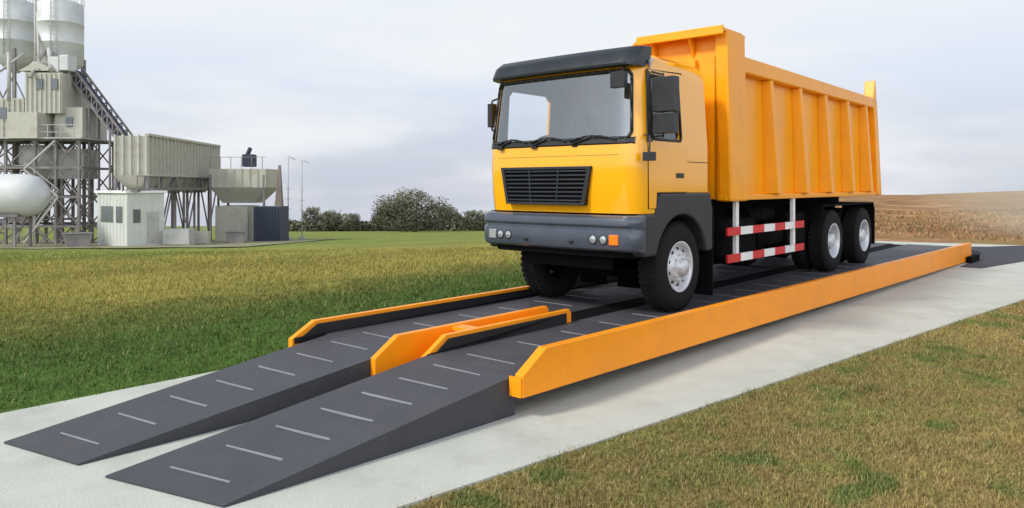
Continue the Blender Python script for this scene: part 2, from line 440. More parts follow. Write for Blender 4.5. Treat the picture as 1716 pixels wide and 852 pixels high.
def rrect(x0,x1,z0,z1,r,n=4,x0t=None,x1t=None):
    x0t=x0 if x0t is None else x0t; x1t=x1 if x1t is None else x1t
    P=[]
    for cx,cz,a0 in ((x1-r,z0+r,-90),(x1t-r,z1-r,0),(x0t+r,z1-r,90),(x0+r,z0+r,180)):
        for i in range(n+1):
            a=math.radians(a0+90*i/n); P.append((cx+r*math.cos(a),cz+r*math.sin(a)))
    return P
def front_strip(name,cross,mats,parent,hw,r,tf=None):
    b=B(); rings=[]
    for w in wsamples(hw,r,14,8):
        rings.append([(front_t(w,z,hw,r,tf if tf is not None else lerp(TF,z))+dt,w,z) for dt,z in cross])
    n=len(cross); vs=[p for q in rings for p in q]; fs=[]
    for i in range(len(rings)-1):
        for j in range(n):
            k=(j+1)%n; fs.append((i*n+j,i*n+k,(i+1)*n+k,(i+1)*n+j))
    fs.append(list(range(n))); fs.append([len(vs)-n+j for j in range(n)])
    b.add(vs,fs,0,True)
    o=b.out(name,mats,parent)
    e=o.modifiers.new('ES','EDGE_SPLIT'); e.split_angle=math.radians(30)
    return o
front_strip('sun_visor',[(-.05,2.955),(-.115,2.965),(-.12,2.99),(-.055,3.115),(-.03,3.135),(.07,3.20),(.16,3.215),(.17,3.19),(.14,3.08),(.02,2.96)],'visor',tr,1.12,.16,tf=.10)
bp_=front_strip('bumper',[(-.03,.80),(-.070,.825),(-.09,.87),(-.095,.95),(-.09,1.02),(-.065,1.05),(-.065,1.075),(-.09,1.105),(-.092,1.15),(-.080,1.185),(-.05,1.21),(.0,1.22),(.12,1.22),(.12,.80)],'bumper',tr,1.22,.19,tf=.0)
for w0,w1 in ((.05,.13),(2.41,2.49)): B().box(.17,.30,w0,w1,.80,1.215).out('bumper_end','bumper',bp_,bevel=.015)
front_strip('lower_valance',[(-.0,.72),(-.02,.73),(-.025,.80),(.1,.80),(.1,.72)],'chassis',bp_,1.08,.18,tf=.04)
def lamp(w,z,r,mt,nm):
    t=front_t(w,z,1.22,.19,0.)-.094
    b=B(); b.lathe([(0,-.022),(r*.6,-.018),(r,-.004),(r*1.18,-.004),(r*1.2,.02)],(t,w,z),'x',20,0)
    b.lathe([(r*1.0,-.008),(r*1.22,-.012),(r*1.28,.01)],(t,w,z),'x',20,1)
    b.out(nm,[mt,'black'],bp_)
for s in (-1,1):
    lamp(WC+s*.66,.94,.046,'lamp','headlight'); lamp(WC+s*.80,.94,.046,'lamp','headlight')
    w=WC+s*.94; t=front_t(w,.94,1.22,.19,0.)-.096
    B().box(t-.012,t+.04,w-.062,w+.062,.88,1.0).out('indicator','amber' if s<0 else 'lamp',bp_,bevel=.01)
t=front_t(WC,.9,1.22,.12,0.)-.09
for s in (-.35,.35): B().box(t-.02,t+.02,WC+s-.03,WC+s+.03,.88,.92).out('tow_hook','black',bp_,bevel=.01)
GC=1.40
b=B()
zz0,zz1=1.33,1.80; wt,wbm=.72,.62
def gpatch(b,off,w0f,w1f,z0,z1,mi,n=12,th=.02):
    rr=[]
    for i in range(n+1):
        f=i/n
        q=[]
        for z in (z0,z1):
            hw=wbm+(wt-wbm)*(z-zz0)/(zz1-zz0)
            w=GC-hw+2*hw*(w0f+(w1f-w0f)*f)
            q.append((front_t(w,1.8)-off,w,z))
        rr.append(q)
    vs=[]
    for q in rr:
        vs+= [q[0],q[1],(q[1][0]+th,q[1][1],q[1][2]),(q[0][0]+th,q[0][1],q[0][2])]
    fs=[]
    for i in range(n):
        for j in range(4):
            k=(j+1)%4; fs.append((i*4+j,i*4+k,i*4+4+k,i*4+4+j))
    fs+= [(0,1,2,3),(n*4,n*4+1,n*4+2,n*4+3)]
    b.add(vs,fs,mi)
gpatch(b,.010,0,1,zz0,zz1,0,th=.07)
for k in range(8):
    z=zz0+.045+k*.051; gpatch(b,.034,.04,.96,z,z+.020,1,th=.028)
gpatch(b,.043,0,1,zz0,zz0+.03,1,th=.08); gpatch(b,.043,0,1,zz1-.035,zz1,1,th=.06)
gpatch(b,.041,0,.035,zz0,zz1,1,2,.07); gpatch(b,.041,.965,1,zz0,zz1,1,2,.07)
for f in (.33,.66): gpatch(b,.038,f-.006,f+.006,zz0,zz1,1,1,.03)
b.out('grille',['chassis','visor'],tr,bevel=.005)
def seam(b,z,w0,w1,h=.006):
    n=16
    for i in range(n):
        a=w0+(w1-w0)*i/n; c=w0+(w1-w0)*(i+1)/n
        b.add([(front_t(a,z)-.003,a,z),(front_t(c,z)-.003,c,z),(front_t(c,z+h)-.003,c,z+h),(front_t(a,z+h)-.003,a,z+h)],[(0,1,2,3)])
b=B(); seam(b,1.925,.25,2.29,.004)
b.out('panel_seam','fender',tr)
ws=[WC-1.12+2.24*i/24 for i in range(25)]
b=B(); nn=len(ws)
vs=[];fs=[]
for w in ws:
    for dt,z in ((-.004,2.05),(-.02,2.065),(-.02,2.115),(-.002,2.135)):
        vs.append((front_t(w,z)+dt,w,z))
for i in range(nn-1):
    for j in range(3): fs.append((i*4+j,i*4+j+1,i*4+5+j,i*4+4+j))
b.add(vs,fs,0); b.out('cowl_panel','black',tr)
for w0,w1 in ((.35,1.0),(1.05,1.62),(1.68,2.2)):
    b=B()
    k=6
    pts=[(front_t(w0+(w1-w0)*i/k,2.10)-.035,w0+(w1-w0)*i/k,2.105+.05*math.sin(i/k*3.14)) for i in range(k+1)]
    for p,q in zip(pts,pts[1:]): b.tube(p,q,.012,6)
    b.tube((front_t(w1,2.07)-.03,w1-.05,2.07),pts[3],.014,6)
    b.box(pts[0][0]-.0,pts[0][0]+.03,w1-.10,w1-.02,2.03,2.09)
    b.out('wiper','black',tr)
b=B(); nw,nz=28,6; vs=[];fs=[]
for i in range(nw+1):
    for j in range(nz+1):
        z=2.10+(2.94-2.10)*j/nz
        hw=HW0-lerp(WI,z); lim=hw-.065
        w=WC+lim*(2*i/nw-1)
        vs.append((front_t(w,z)+.020,w,z))
for i in range(nw):
    for j in range(nz): fs.append((i*(nz+1)+j,(i+1)*(nz+1)+j,(i+1)*(nz+1)+j+1,i*(nz+1)+j+1))
b.add(vs,fs,0,True); b.out('windscreen','glass',tr)
def tubeloop(b,pts,r,n=6,close=True):
    for i in range(len(pts) if close else len(pts)-1): b.tube(pts[i],pts[(i+1)%len(pts)],r,n)
R=lambda z:rings[ZI[z]]
loop=[R(2.12)[j] for j in range(I0+1,I1)]+[R(z)[I1] for z in (2.19,2.5,2.79,2.86)]+[R(2.92)[j] for j in range(I1-1,I0,-1)]+[R(z)[I0] for z in (2.86,2.79,2.5,2.19)]
b=B(); tubeloop(b,[(p[0]-.004,p[1],p[2]) for p in loop],.020); b.out('windscreen_gasket','black',tr)
def sidew(z,near):
    h=HW0-lerp(WI,z); return WC-h if near else WC+h
for near in (True,False):
    b=B(); sg=-1 if near else 1
    outer=[(.29,1.30),(.28,2.1),(.36,2.93),(1.18,2.97),(1.20,1.49),(.46,1.49),(.44,1.30)]
    def side_poly(bb,poly,off,mi):
        bb.add([(t,sidew(z,near)+sg*off,z) for t,z in poly],[list(range(len(poly)))],mi)
    def q(a): side_poly(b,a,.010,0)
    q([(.29,1.30),(.44,1.30),(.46,1.49),(.46,2.05),(.28,2.05)]); q([(.46,1.49),(1.20,1.49),(1.20,2.05),(.46,2.05)])
    if near:
        q([(.28,2.05),(1.20,2.05),(1.20,2.10),(.28,2.10)])
        q([(.28,2.10),(.365,2.10),(.385,2.87),(.345,2.93)]); q([(1.06,2.10),(1.20,2.10),(1.18,2.95),(1.06,2.87)])
        q([(.385,2.87),(1.06,2.87),(1.18,2.95),(.345,2.93)])
    d=b.out('door','cab',tr)
    so=d.modifiers.new('sol','SOLIDIFY'); so.thickness=.011; so.offset=0
    if near:
        b=B()
        tubeloop(b,[(t,sidew(z,near)+sg*.003,z) for t,z in outer],.008,5)
        tubeloop(b,[(t,sidew(z,near)+sg*.012,z) for t,z in rrect(.375,1.055,2.11,2.87,.05)],.018,6)
        b.out('door_seal','black',d)
    b=B(); side_poly(b,rrect(.37,1.07,2.10,2.88,.05) if near else rrect(.43,1.36,2.10,2.88,.05),-.015,0); b.out('side_window','darkglass' if near else 'sideglass',d)
    w=sidew(1.7,near)+sg*.03; B().box(.92,1.10,min(w,w-sg*.03),max(w,w-sg*.03),1.66,1.72).out('door_handle','black',d,bevel=.008)
    w=sidew(1.9,near)
    B().box(1.21,1.80,min(w,w+sg*.003),max(w,w+sg*.003),1.86,1.868).out('quarter_seam','chassis',tr)
    B().box(.30,1.2,min(w+sg*.011,w+sg*.013),max(w+sg*.011,w+sg*.013),1.88,1.886).out('door_crease','chassis',d)
# mirrors
b=B(); y0=.09
b.box(.30,.43,-.24,.05,2.42,2.82); b.box(.30,.43,-.23,.04,2.17,2.40)
b.tube((.36,y0,2.90),(.36,-.07,2.85),.014,8); b.tube((.36,y0,2.14),(.36,-.07,2.14),.014,8); b.tube((.36,-.07,2.12),(.36,-.07,2.87),.014,8)
b.out('side_mirror','black',tr,bevel=.03)
b=B(); y0=2.44
b.box(.16,.26,2.44,2.52,2.36,2.68); b.tube((.26,y0-.03,2.75),(.21,2.48,2.72),.014,8); b.tube((.26,y0-.02,2.30),(.21,2.48,2.32),.014,8); b.tube((.21,2.48,2.32),(.21,2.48,2.72),.014,8)
b.out('side_mirror','black',tr,bevel=.025)
b=B(); b.tube((.22,.09,2.16),(.15,-.02,2.12),.011,8); b.tube((.15,-.02,2.13),(.12,-.03,1.92),.011,8)
b.box(.07,.17,-.09,.03,1.85,1.95); b.out('kerb_mirror','black',tr,bevel=.03)
b=B(); b.tube((.1,.28,2.95),(-.10,.24,2.84),.012,8); b.box(-.14,-.06,.15,.33,2.68,2.86); b.out('front_mirror','black',tr,bevel=.035)
for near,sg in ((True,-1),(False,1)):
    b=B(); pts=[(.25,2.08),(.365,2.08),(.40,2.90),(.32,2.94)]
    b.add([(t,sidew(z,near)+sg*.020,z) for t,z in pts],[(0,1,2,3)])
    o=b.out('pillar_trim','black',tr); so=o.modifiers.new('s','SOLIDIFY'); so.thickness=.012
# interior
B().box(.20,.55,.18,2.36,1.60,2.07).out('dashboard','seat',tr,bevel=.05)
for w in (.66,1.88):
    b=B(); b.box(.85,1.35,w-.25,w+.25,1.6,1.85); b.box(1.40,1.55,w-.25,w+.25,1.8,2.40); b.box(1.42,1.53,w-.13,w+.13,2.38,2.6)
    b.out('seat','seat',tr,bevel=.05)
b=B()
pts=[(.62+.06*math.sin(a),1.88+.22*math.cos(a),2.10+.14*math.sin(a)) for a in [i*math.pi/12 for i in range(24)]]
tubeloop(b,pts,.014); b.tube((.50,1.88,2.0),(.62,1.88,2.10),.02); b.tube(pts[0],pts[12],.012); b.out('steering_wheel','black',tr)
def arc(c,r,a0,a1,n=16): return [(c[0]+r*math.cos(math.radians(a0+(a1-a0)*i/n)),c[1]+r*math.sin(math.radians(a0+(a1-a0)*i/n))) for i in range(n+1)]
WT=1.05
for w0,w1 in ((.045,.46),(2.04,2.485)):
    b=B(); poly=[(.16,.74),(.16,1.235),(.435,1.235),(.50,1.475),(1.80,1.475),(1.86,1.25),(1.86,.72)]+arc((WT,.55),.66,14,163,18)[0:]
    b.pxz(poly,w0,w1); b.out('fender','fender',tr,bevel=.03)

def wheel_proto(front):
    hub=B()
    hub.lathe([(0,.06),(.10,.06),(.18,.10),(.22,.26),(.0,.26)],n=24)
    h=hub.out('wheel','chassis',tr)
    t=B()
    prof=[(.29,.02),(.34,.0),(.42,-.012),(.49,.0),(.525,.02),(.548,.05),(.552,.09),(.552,.21),(.548,.25),(.525,.28),(.49,.30),(.42,.312),(.34,.30),(.29,.28)]
    t.lathe(prof,n=56,close=True)
    n=44
    for i in range(n):
        a=2*math.pi*i/n
        for y0,y1,o in ((.03,.115,0),(.13,.17,.5),(.185,.27,0)):
            aa=a+o*2*math.pi/n; dw=.024
            p=[]
            for r in (.545,.562):
                for s in (-1,1):
                    p.append((r*math.cos(aa)-s*dw*math.sin(aa),r*math.sin(aa)+s*dw*math.cos(aa)))
            vs=[(x,y,z) for y in (y0,y1) for x,z in p]
            t.add(vs,[(2,3,7,6),(0,2,6,4),(1,5,7,3),(0,1,3,2),(4,6,7,5)])
    t.out('tyre','rubber',h)
    r=B()
    if front:
        r.lathe([(.315,.01),(.32,-.006),(.30,-.002),(.278,.03),(.268,.07),(.25,.075),(.235,.055),(.20,.02),(.185,.0),(.150,-.008),(.115,-.008),(.108,-.02),(.10,-.055),(.085,-.075),(.0,-.08)],n=40)
    else:
        r.lathe([(.315,.01),(.32,-.006),(.30,-.002),(.278,.04),(.262,.12),(.24,.15),(.19,.17),(.14,.165),(.13,.15),(.125,.03),(.105,.01),(.0,.0)],n=40)
    nb=10
    for i in range(nb):
        a=2*math.pi*i/nb
        rr=.167; y=-.012 if front else .165
        r.tube((rr*math.cos(a),y+.02,rr*math.sin(a)),(rr*math.cos(a),y-.022,rr*math.sin(a)),.014,6,0)
        a+=math.pi/nb; rr=.222; y=.035 if front else .155
        r.tube((rr*math.cos(a),y+.02,rr*math.sin(a)),(rr*math.cos(a),y-.005,rr*math.sin(a)),.021,10,1)
    r.out('rim',['rim','black'],h)
    return h
wf=wheel_proto(True); wf.location=(WT+.05,.11,.556)
copytree(wf,tr,(WT+.05,2.28,.556),(0,0,math.pi))
wr=wheel_proto(False); TR=(6.85,8.68)
wr.location=(TR[0],.11,.556)
copytree(wr,tr,(TR[1],.11,.556))
for t in TR:
    copytree(wr,tr,(t,2.28,.556),(0,0,math.pi))
    for w in (.45,1.64):
        B().lathe([(.29,.02),(.42,-.01),(.52,.02),(.552,.06),(.552,.24),(.52,.28),(.42,.31),(.29,.28)],(t,w,.556),n=40,close=True).out('inner_tyre','rubber',tr)
b=B()
for w in (.78,1.62): b.box(.4,9.0,w,w+.10,.86,1.14); b.box(2.2,9.25,w,w+.10,1.15,1.36)
for t in (.6,2.4,3.6,4.8,6.0,7.4,8.8): b.box(t,t+.1,.88,1.62,.88,1.1)
b.out('chassis_frame','chassis',tr)
for t in TR:
    b=B(); b.tube((t,.4,.556),(t,2.0,.556),.07,12); b.lathe([(0,-.2),(.15,-.16),(.2,0),(.15,.16),(0,.2)],(t,1.2,.56),n=16); b.out('axle','chassis',tr)
# dropped front axle beam with springs and steering rod
ta=WT+.05
b=B(); P_=[(.42,.556),(.62,.54),(.78,.42),(1.62,.42),(1.78,.54),(1.98,.556)]
for (y0,z0),(y1,z1) in zip(P_,P_[1:]): b.tube((ta,y0,z0),(ta,y1,z1),.065,8)
b.tube((ta-.25,.45,.50),(ta-.25,1.95,.50),.025,8)
b.out('front_axle','chassis',tr)
for w in (.74,1.58): B().pxz([(.25,.82),(ta-.1,.50),(ta+.1,.50),(1.9,.82),(1.9,.88),(ta+.1,.60),(ta-.1,.60),(.25,.90)],w,w+.09).out('leaf_spring','chassis',tr)
b=B(); b.pxz([(.30,.80),(.42,.60),(.9,.40),(1.5,.40),(1.9,.62),(1.9,1.35),(.30,1.35)],.88,1.56); b.box(.34,1.9,.50,.86,.80,1.35); b.box(.34,1.9,1.68,2.02,.80,1.35); b.out('engine','chassis',tr,bevel=.04)
B().box(.20,.30,.55,1.95,.55,1.24).out('radiator','chassis',tr,bevel=.04)  # black block behind the bumper, added to darken the space below the cab
for w in (.05,1.72): B().box(1.84,1.87,w,w+.72,.12,1.1).out('front_shade_flap','chassis',tr)  # black flaps added to deepen the shade behind the front wheels
for w in (.80,1.20): B().box(1.9,1.95,w,w+.36,.10,1.1).out('shade_sheet','chassis',tr)  # black sheets added across the gap to stand in for underbody shade
for t in TR: B().pxz([(t-.6,.86),(t-.1,.70),(t+.1,.70),(t+.6,.86),(t+.1,.78),(t-.1,.78)],.70,.78).out('leaf_spring','chassis',tr)
B().box(2.5,3.7,.22,.74,.50,1.08).out('fuel_tank','chassis',tr,bevel=.08)
B().tube((3.9,.45,.75),(4.9,.45,.75),.16,20).out('air_tank','chassis',tr)
B().tube((3.9,.55,1.10),(4.9,.55,1.10),.12,20).out('air_tank','chassis',tr)
B().box(5.1,5.9,.3,.75,.6,1.1).out('battery_box','chassis',tr,bevel=.03)
B().box(2.5,5.9,1.75,2.3,.40,1.1).out('tool_box','chassis',tr,bevel=.03)
B().box(1.95,2.35,.25,.7,.7,1.3).out('air_filter','chassis',tr,bevel=.04)
for w0,w1 in ((.10,.74),(1.66,2.30)):
    B().pxz([(TR[0]-.72,.95),(TR[0]-.60,1.22),(TR[1]+.60,1.22),(TR[1]+.68,1.05),(TR[1]+.66,1.05),(TR[1]+.58,1.19),(TR[0]-.58,1.19),(TR[0]-.70,.95)],w0,w1).out('mudguard','chassis',tr)
    B().box(9.34,9.36,w0,w1,.35,1.1).out('mud_flap','chassis',tr)
for near in (True,False):
    w0,w1=(.03,.06) if near else (2.44,2.47)
    t0,t1=2.28,5.12
    for z0,z1 in ((.88,.99),(.51,.62)):
        b=B(); n7=7
        for i in range(n7):
            b.box(t0+(t1-t0)*i/n7,t0+(t1-t0)*(i+1)/n7,w0,w1,z0,z1,i%2)
        b.out('guard_rail',['red','white'],tr)
    for t in (2.60,4.72): B().box(t,t+.09,w1+.002,w1+.05,.50,1.37).out('guard_post','white',tr)

# cargo bed
bd=B(); Z0,Z1=1.38,3.33
for ya,yb in ((.14,.19),(2.31,2.36)):
    bd.pxz([(2.2,Z0),(9.38,Z0),(9.05,Z1),(2.2,Z1)],ya,yb)
bd.box(2.2,9.3,.19,2.31,Z0,Z0+.06)
bd.box(2.2,2.26,.14,2.36,Z0,3.42)
bed=bd.out('cargo_bed','bed',tr)
for near in (True,False):
    def yy(a,c): return (a,c) if near else (2.5-c,2.5-a)
    b=B(); y=yy(0.0,.20)
    b.pxz([(2.7,3.15),(9.08,3.13),(9.04,3.34),(2.7,3.38)],*y); b.out('top_rail','bed',bed,bevel=.02)
    b=B(); y=yy(.03,.20)
    b.pxz([(2.25,1.36),(9.46,1.36),(9.42,1.44),(2.25,1.44)],*y); b.out('bottom_rail','bed',bed,bevel=.015)
    for i,t in enumerate((3.72,4.92,6.12,7.32,8.46)):
        b=B(); yb=.142 if near else 2.358
        yo=-.06 if near else 2.56; yo1=.01 if near else 2.49
        z0,z1=1.442,3.145; s=.14
        vs=[(t-.10+s,yb,z0),(t+.52+s,yb,z0),(t+.09+s,yo,z0),(t-.04+s,yo,z0),(t-.06,yb,z1),(t+.28,yb,z1),(t+.06,yo1,z1),(t-.035,yo1,z1)]
        b.add(vs,[(0,1,2,3),(4,5,6,7),(0,3,7,4),(3,2,6,7),(2,1,5,6),(0,1,5,4)])
        b.out('rib','bed',bed,bevel=.012)
    b=B(); y=yy(-.03,.16)
    pp=[(2.26,1.35),(2.82,1.35),(2.70,3.62),(2.62,3.68),(2.12,3.68)] if near else [(2.26,1.35),(2.80,1.35),(2.74,3.34),(2.15,3.34)]
    b.pxz(pp,*y); b.out('corner_post','bed',bed,bevel=.03)
    b=B(); y=yy(.0,.2)
    b.pxz([(9.20,1.37),(9.50,1.37),(9.16,3.28),(9.12,3.32),(9.05,3.70),(9.01,3.70),(8.93,3.36),(8.93,3.30)],*y); b.out('tail_post','bed',bed,bevel=.015)
for w in (.5,1.0,1.5,2.0): B().box(2.12,2.199,w-.06,w+.06,1.45,3.3).out('front_wall_rib','bed',bed)
b=B(); top=[(2.0,-.02,3.68),(2.0,1.30,3.66),(2.35,1.9,3.46),(2.72,1.9,3.46),(2.72,-.02,3.66)]
b.add([p for p in top]+[(p[0],p[1],p[2]-.05) for p in top],[(0,1,2,3,4),(5,6,7,8,9)]+[(i,(i+1)%5,5+(i+1)%5,5+i) for i in range(5)])
b.box(1.985,2.03,-.03,1.30,3.58,3.70); b.box(2.23,2.27,.17,1.5,3.38,3.60)
for w in (.5,1.1): b.pxz([(2.03,3.61),(2.22,3.61),(2.22,3.30)],w-.02,w+.02)
b.out('cab_guard','bed',bed,bevel=.012)
b=B(); b.add([(9.42,.2,1.40),(9.42,2.3,1.40),(9.07,2.3,3.3),(9.07,.2,3.3),(9.36,.2,1.40),(9.36,2.3,1.40),(9.01,2.3,3.3),(9.01,.2,3.3)],
 [(0,1,2,3),(4,5,6,7),(0,1,5,4),(1,2,6,5),(2,3,7,6),(3,0,4,7)])
b.out('tailgate','bed',bed)
B().box(9.3,9.335,.15,2.35,.75,.9).out('rear_bumper','chassis',tr)

# ------------------------------------------------------------------ batching plant in the distance
KX=1/1250.
def at(px,py,Y): return ((px-858)*KX*Y, Y, 1.93-(py-310)*KX*Y)
def gz(X,Y): return terrain_z(X,Y)
GP='concrete batching plant buildings'
def silo(px,Y,rpx,ytop,ycone,yend,label):
    X,_,zt=at(px,ytop,Y); zc=at(px,ycone,Y)[2]; ze=at(px,yend,Y)[2]; r=rpx*KX*Y
    e=empty('cement_silo',(X,Y,gz(X,Y))); g=gz(X,Y)
    tag(e,label,'silo',GP)
    b=B(); prof=[(0,zt+.5-g),(r*.5,zt+.35-g),(r,zt-g)]
    z=zt-g
    while z>zc-g+1.6:
        z-=1.6; prof+=[(r,z+.03),(r*1.008,z+.02),(r*1.008,z-.02),(r,z-.03)]
    prof+=[(r,zc-g),(r*.25,ze-g),(0,ze-g)]
    b.lathe(prof,axis='z',n=32); b.out('silo_body','silo',e)
    b=B()
    for s in (-.25,.25): b.tube((r*.3+s,-r*1.05,zc-g),(r*.3+s,-r*1.05,zt-g+1),.03,6)
    z=zc-g
    while z<zt-g+1: b.tube((r*.3-.25,-r*1.05,z),(r*.3+.25,-r*1.05,z),.02,4); z+=.35
    for k in range(14):
        a=k*2*math.pi/14; b.tube((r*math.cos(a),r*math.sin(a),zt-g),(r*math.cos(a),r*math.sin(a),zt-g+1),.03,4)
    b.tube((-r*1.1,-.4,zt-g+.6),(-r*1.1,-.4,ze-g-1),.09,8); b.tube((-r*1.1,-.4,zt-g+.6),(-r*.3,0,zt-g+.5),.09,8)
    b.out('silo_ladder','steelw',e)
    b=B()
    for k in range(4):
        a=k*math.pi/2+.6; b.tube((r*math.cos(a),r*math.sin(a),zc-g+.5),(r*math.cos(a),r*math.sin(a),0),.14,4)
    for z0 in (2,6,10):
        for k in range(4):
            a=k*math.pi/2+.6; c=a+math.pi/2
            b.tube((r*math.cos(a),r*math.sin(a),z0),(r*math.cos(c),r*math.sin(c),min(z0+4,zc-g)),.06,4)
            b.tube((r*math.cos(a),r*math.sin(a),z0),(r*math.cos(c),r*math.sin(c),z0),.06,4)
    b.out('silo_leg','frame',e)
silo(24,62,31,6,96,122,'tall pale grey cement silo on steel legs in the batching plant')
silo(102,60,34,8,108,130,'tall pale grey cement silo beside the beige mixing tower')
tX=at(75,400,58)[0]; g=gz(tX,58)
e=empty('mixing_tower',(tX,58,g)); tag(e,'beige clad mixing tower on a braced steel frame','concrete plant',GP)
def L_(px,py,Y=58):
    p=at(px,py,Y); return Vector((p[0]-tX,Y-58,p[2]-g))
def bx(b,px0,px1,py0,py1,Y0,Y1,mi=0):
    a=L_(px0,py1,Y0); c=L_(px1,py0,Y0); b.box(a.x,c.x,Y0-58,Y1-58,a.z,c.z,mi)
b=B(); bx(b,42,104,122,190,57,61); bx(b,-70,40,165,232,58,62); bx(b,12,62,188,232,56,58); bx(b,92,138,180,236,57.5,61)
b.pxz([(L_(45,122).x,L_(45,122).z),(L_(75,106).x,L_(75,106).z),(L_(104,122).x,L_(104,122).z)],-1,3)
for px in range(-68,40,9): p=L_(px,232,57.95); b.box(p.x,p.x+.08,-.08,-.001,L_(px,232).z,L_(px,167).z)
for px in range(44,104,8): p=L_(px,190,57); b.box(p.x,p.x+.08,-1.08,-1.001,L_(px,190,57).z,L_(px,123,57).z)
b.out('tower_cladding','beige',e)
for px,py0,py1 in ((60,132,150),(85,132,150),(0,180,200),(110,196,212)):
    b=B(); bx(b,px,px+11,py0,py1,56.9 if px>30 and px<100 else 57.4,57.45 if px>100 or px<30 else 56.99); b.out('tower_window','winglass',e)
b=B()
FL=[236,282,330,378]
cols=[-80,-20,30,78,112,150]
for px in cols:
    for yy_ in (-1.4,3.5): p=L_(px,415); b.tube((p.x,yy_,-.3),(p.x,yy_,L_(px,236).z),.13,4)
for py in FL:
    z=L_(0,py).z
    for yy_ in (-1.4,3.5): b.tube((L_(-90,0).x,yy_,z),(L_(155,0).x,yy_,z),.12,4)
    for px in cols: b.tube((L_(px,0).x,-1.4,z),(L_(px,0).x,3.5,z),.1,4)
lv=FL+[412]
for i in range(len(lv)-1):
    for k in range(len(cols)-1):
        z0,z1=L_(0,lv[i]).z,L_(0,lv[i+1]).z
        x0,x1=L_(cols[k],0).x,L_(cols[k+1],0).x
        for yy_ in (-1.4,1.,3.5):
            if (i+k)%2 or k>2: b.tube((x0,yy_,z0),(x1,yy_,z1),.06,4)
            if (i+k)%2==0 or k>2: b.tube((x1,yy_,z0),(x0,yy_,z1),.06,4)
b.out('tower_frame','frame',e)
b=B()
z=L_(0,236).z; b.box(L_(-90,0).x,L_(158,0).x,-1.8,3.9,z+.05,z+.15)
z2=L_(0,282).z; b.box(L_(-90,0).x,L_(60,0).x,-1.2,3.3,z2+.13,z2+.2)
for hh in (.55,1.1): b.tube((L_(-90,0).x,-1.8,z+hh),(L_(158,0).x,-1.8,z+hh),.035,4)
x=L_(-90,0).x
while x<L_(158,0).x: b.tube((x,-1.8,z),(x,-1.8,z+1.1),.035,4); x+=1.
b.tube(L_(40,408,56),L_(98,330,56),.08,4); b.tube(L_(98,330,56),L_(40,284,56),.08,4); b.tube(L_(40,284,56),L_(92,236,56),.08,4)
b.tube(L_(40,396,56),L_(98,318,56),.035,4); b.tube(L_(98,318,56),L_(40,272,56),.035,4)
b.out('walkway','steelw',e)
b=B()
c=L_(72,300,59); b.lathe([(0,0),(.4,0),(1.6,2.2),(1.6,3.6),(0,3.6)],(c.x,1,c.z-1),'z',20); b.out('discharge_hopper','steelw',e)
b=B(); bx(b,84,140,250,300,58.5,60.5); b.out('mixer_housing','steelw',e)
b=B(); bx(b,10,58,300,372,58.5,60.5); b.out('pump_housing','frame',e)
b=B(); b.tube(L_(50,130,56.5),L_(82,72,59),.12,8); b.tube(L_(82,72,59),L_(86,118,57),.2,8); b.out('cement_pipe','steelw',e)
B().tube(L_(62,10,60),L_(66,118,57),.10,8).out('cement_pipe','steelw',e)
b=B(); b.tube(L_(0,120,58),L_(40,90,58),.1,8); b.tube(L_(15,88,57),L_(15,170,57),.14,8); b.out('cement_pipe','steelw',e)
for px,py in ((92,95),(108,92)):
    b=B(); bx(b,px-9,px+6,py,py+26,57.2,58.4); b.out('dust_filter','tank',e,bevel=.05)

X,Y,z=at(18,328,50); gg=gz(X,Y); e=empty('storage_tank',(X,Y,gg)); tag(e,'white rounded horizontal storage tank on a steel cradle','tank',GP)
b=B(); zc=z-gg; r=1.45
b.lathe([(0,-3.6),(.7,-3.4),(1.2,-2.9),(r,-2.2),(r,1.0),(1.3,1.7),(.8,2.2),(0,2.4)],(0,0,zc),'x',28); b.out('tank_body','tank',e)
b=B()
for x in (-2,.8):
    b.tube((x,-.8,-.1),(x,-.8,zc-.9),.1,4); b.tube((x,.8,-.1),(x,.8,zc-.9),.1,4); b.tube((x,-.8,.4),(x,.8,zc-1.),.06,4)
b.tube((-2,-.8,.5),(.8,-.8,zc-1.1),.06,4); b.box(-2.3,1.1,-1,1,zc-1.4,zc-1.2)
b.out('tank_cradle','frame',e)

Xc=at(175,400,58)[0]; gg=gz(Xc,58); e=empty('conveyor_gallery',(Xc,58,gg)); tag(e,'dark sloping conveyor gallery rising to the mixing tower','conveyor',GP)
def C_(px,py,Y): p=at(px,py,Y); return Vector((p[0]-Xc,Y-58,p[2]-gg))
b=B()
p0,p1=C_(128,135,59),C_(214,250,58)
for dy in (-.7,.7):
    for dz in (0,1.1): b.tube(p0+Vector((0,dy,dz)),p1+Vector((0,dy,dz)),.09,4)
    for i in range(10):
        a=p0.lerp(p1,i/10)+Vector((0,dy,0)); c=p0.lerp(p1,(i+1)/10)+Vector((0,dy,1.1)); b.tube(a,c,.05,4); b.tube(a,a+Vector((0,0,1.1)),.05,4)
b.out('gallery_truss','frame',e)
b=B(); b.add([p0+Vector((0,-.55,.1)),p0+Vector((0,.55,.1)),p1+Vector((0,.55,.1)),p1+Vector((0,-.55,.1)),p0+Vector((0,-.55,.8)),p0+Vector((0,.55,.8)),p1+Vector((0,.55,.8)),p1+Vector((0,-.55,.8))],
[(0,1,2,3),(4,5,6,7),(0,1,5,4),(2,3,7,6),(0,3,7,4),(1,2,6,5)]); b.out('belt','dkgrey',e)
for f in (.35,.75,1.):
    b=B(); q=p0.lerp(p1,f)
    for dy in (-.7,.7): b.tube((q.x,q.y+dy,-.2),(q.x,q.y+dy,q.z),.09,4)
    b.tube((q.x,q.y-.7,q.z*.4),(q.x,q.y+.7,q.z*.8),.05,4)
    b.out('gallery_leg','frame',e)

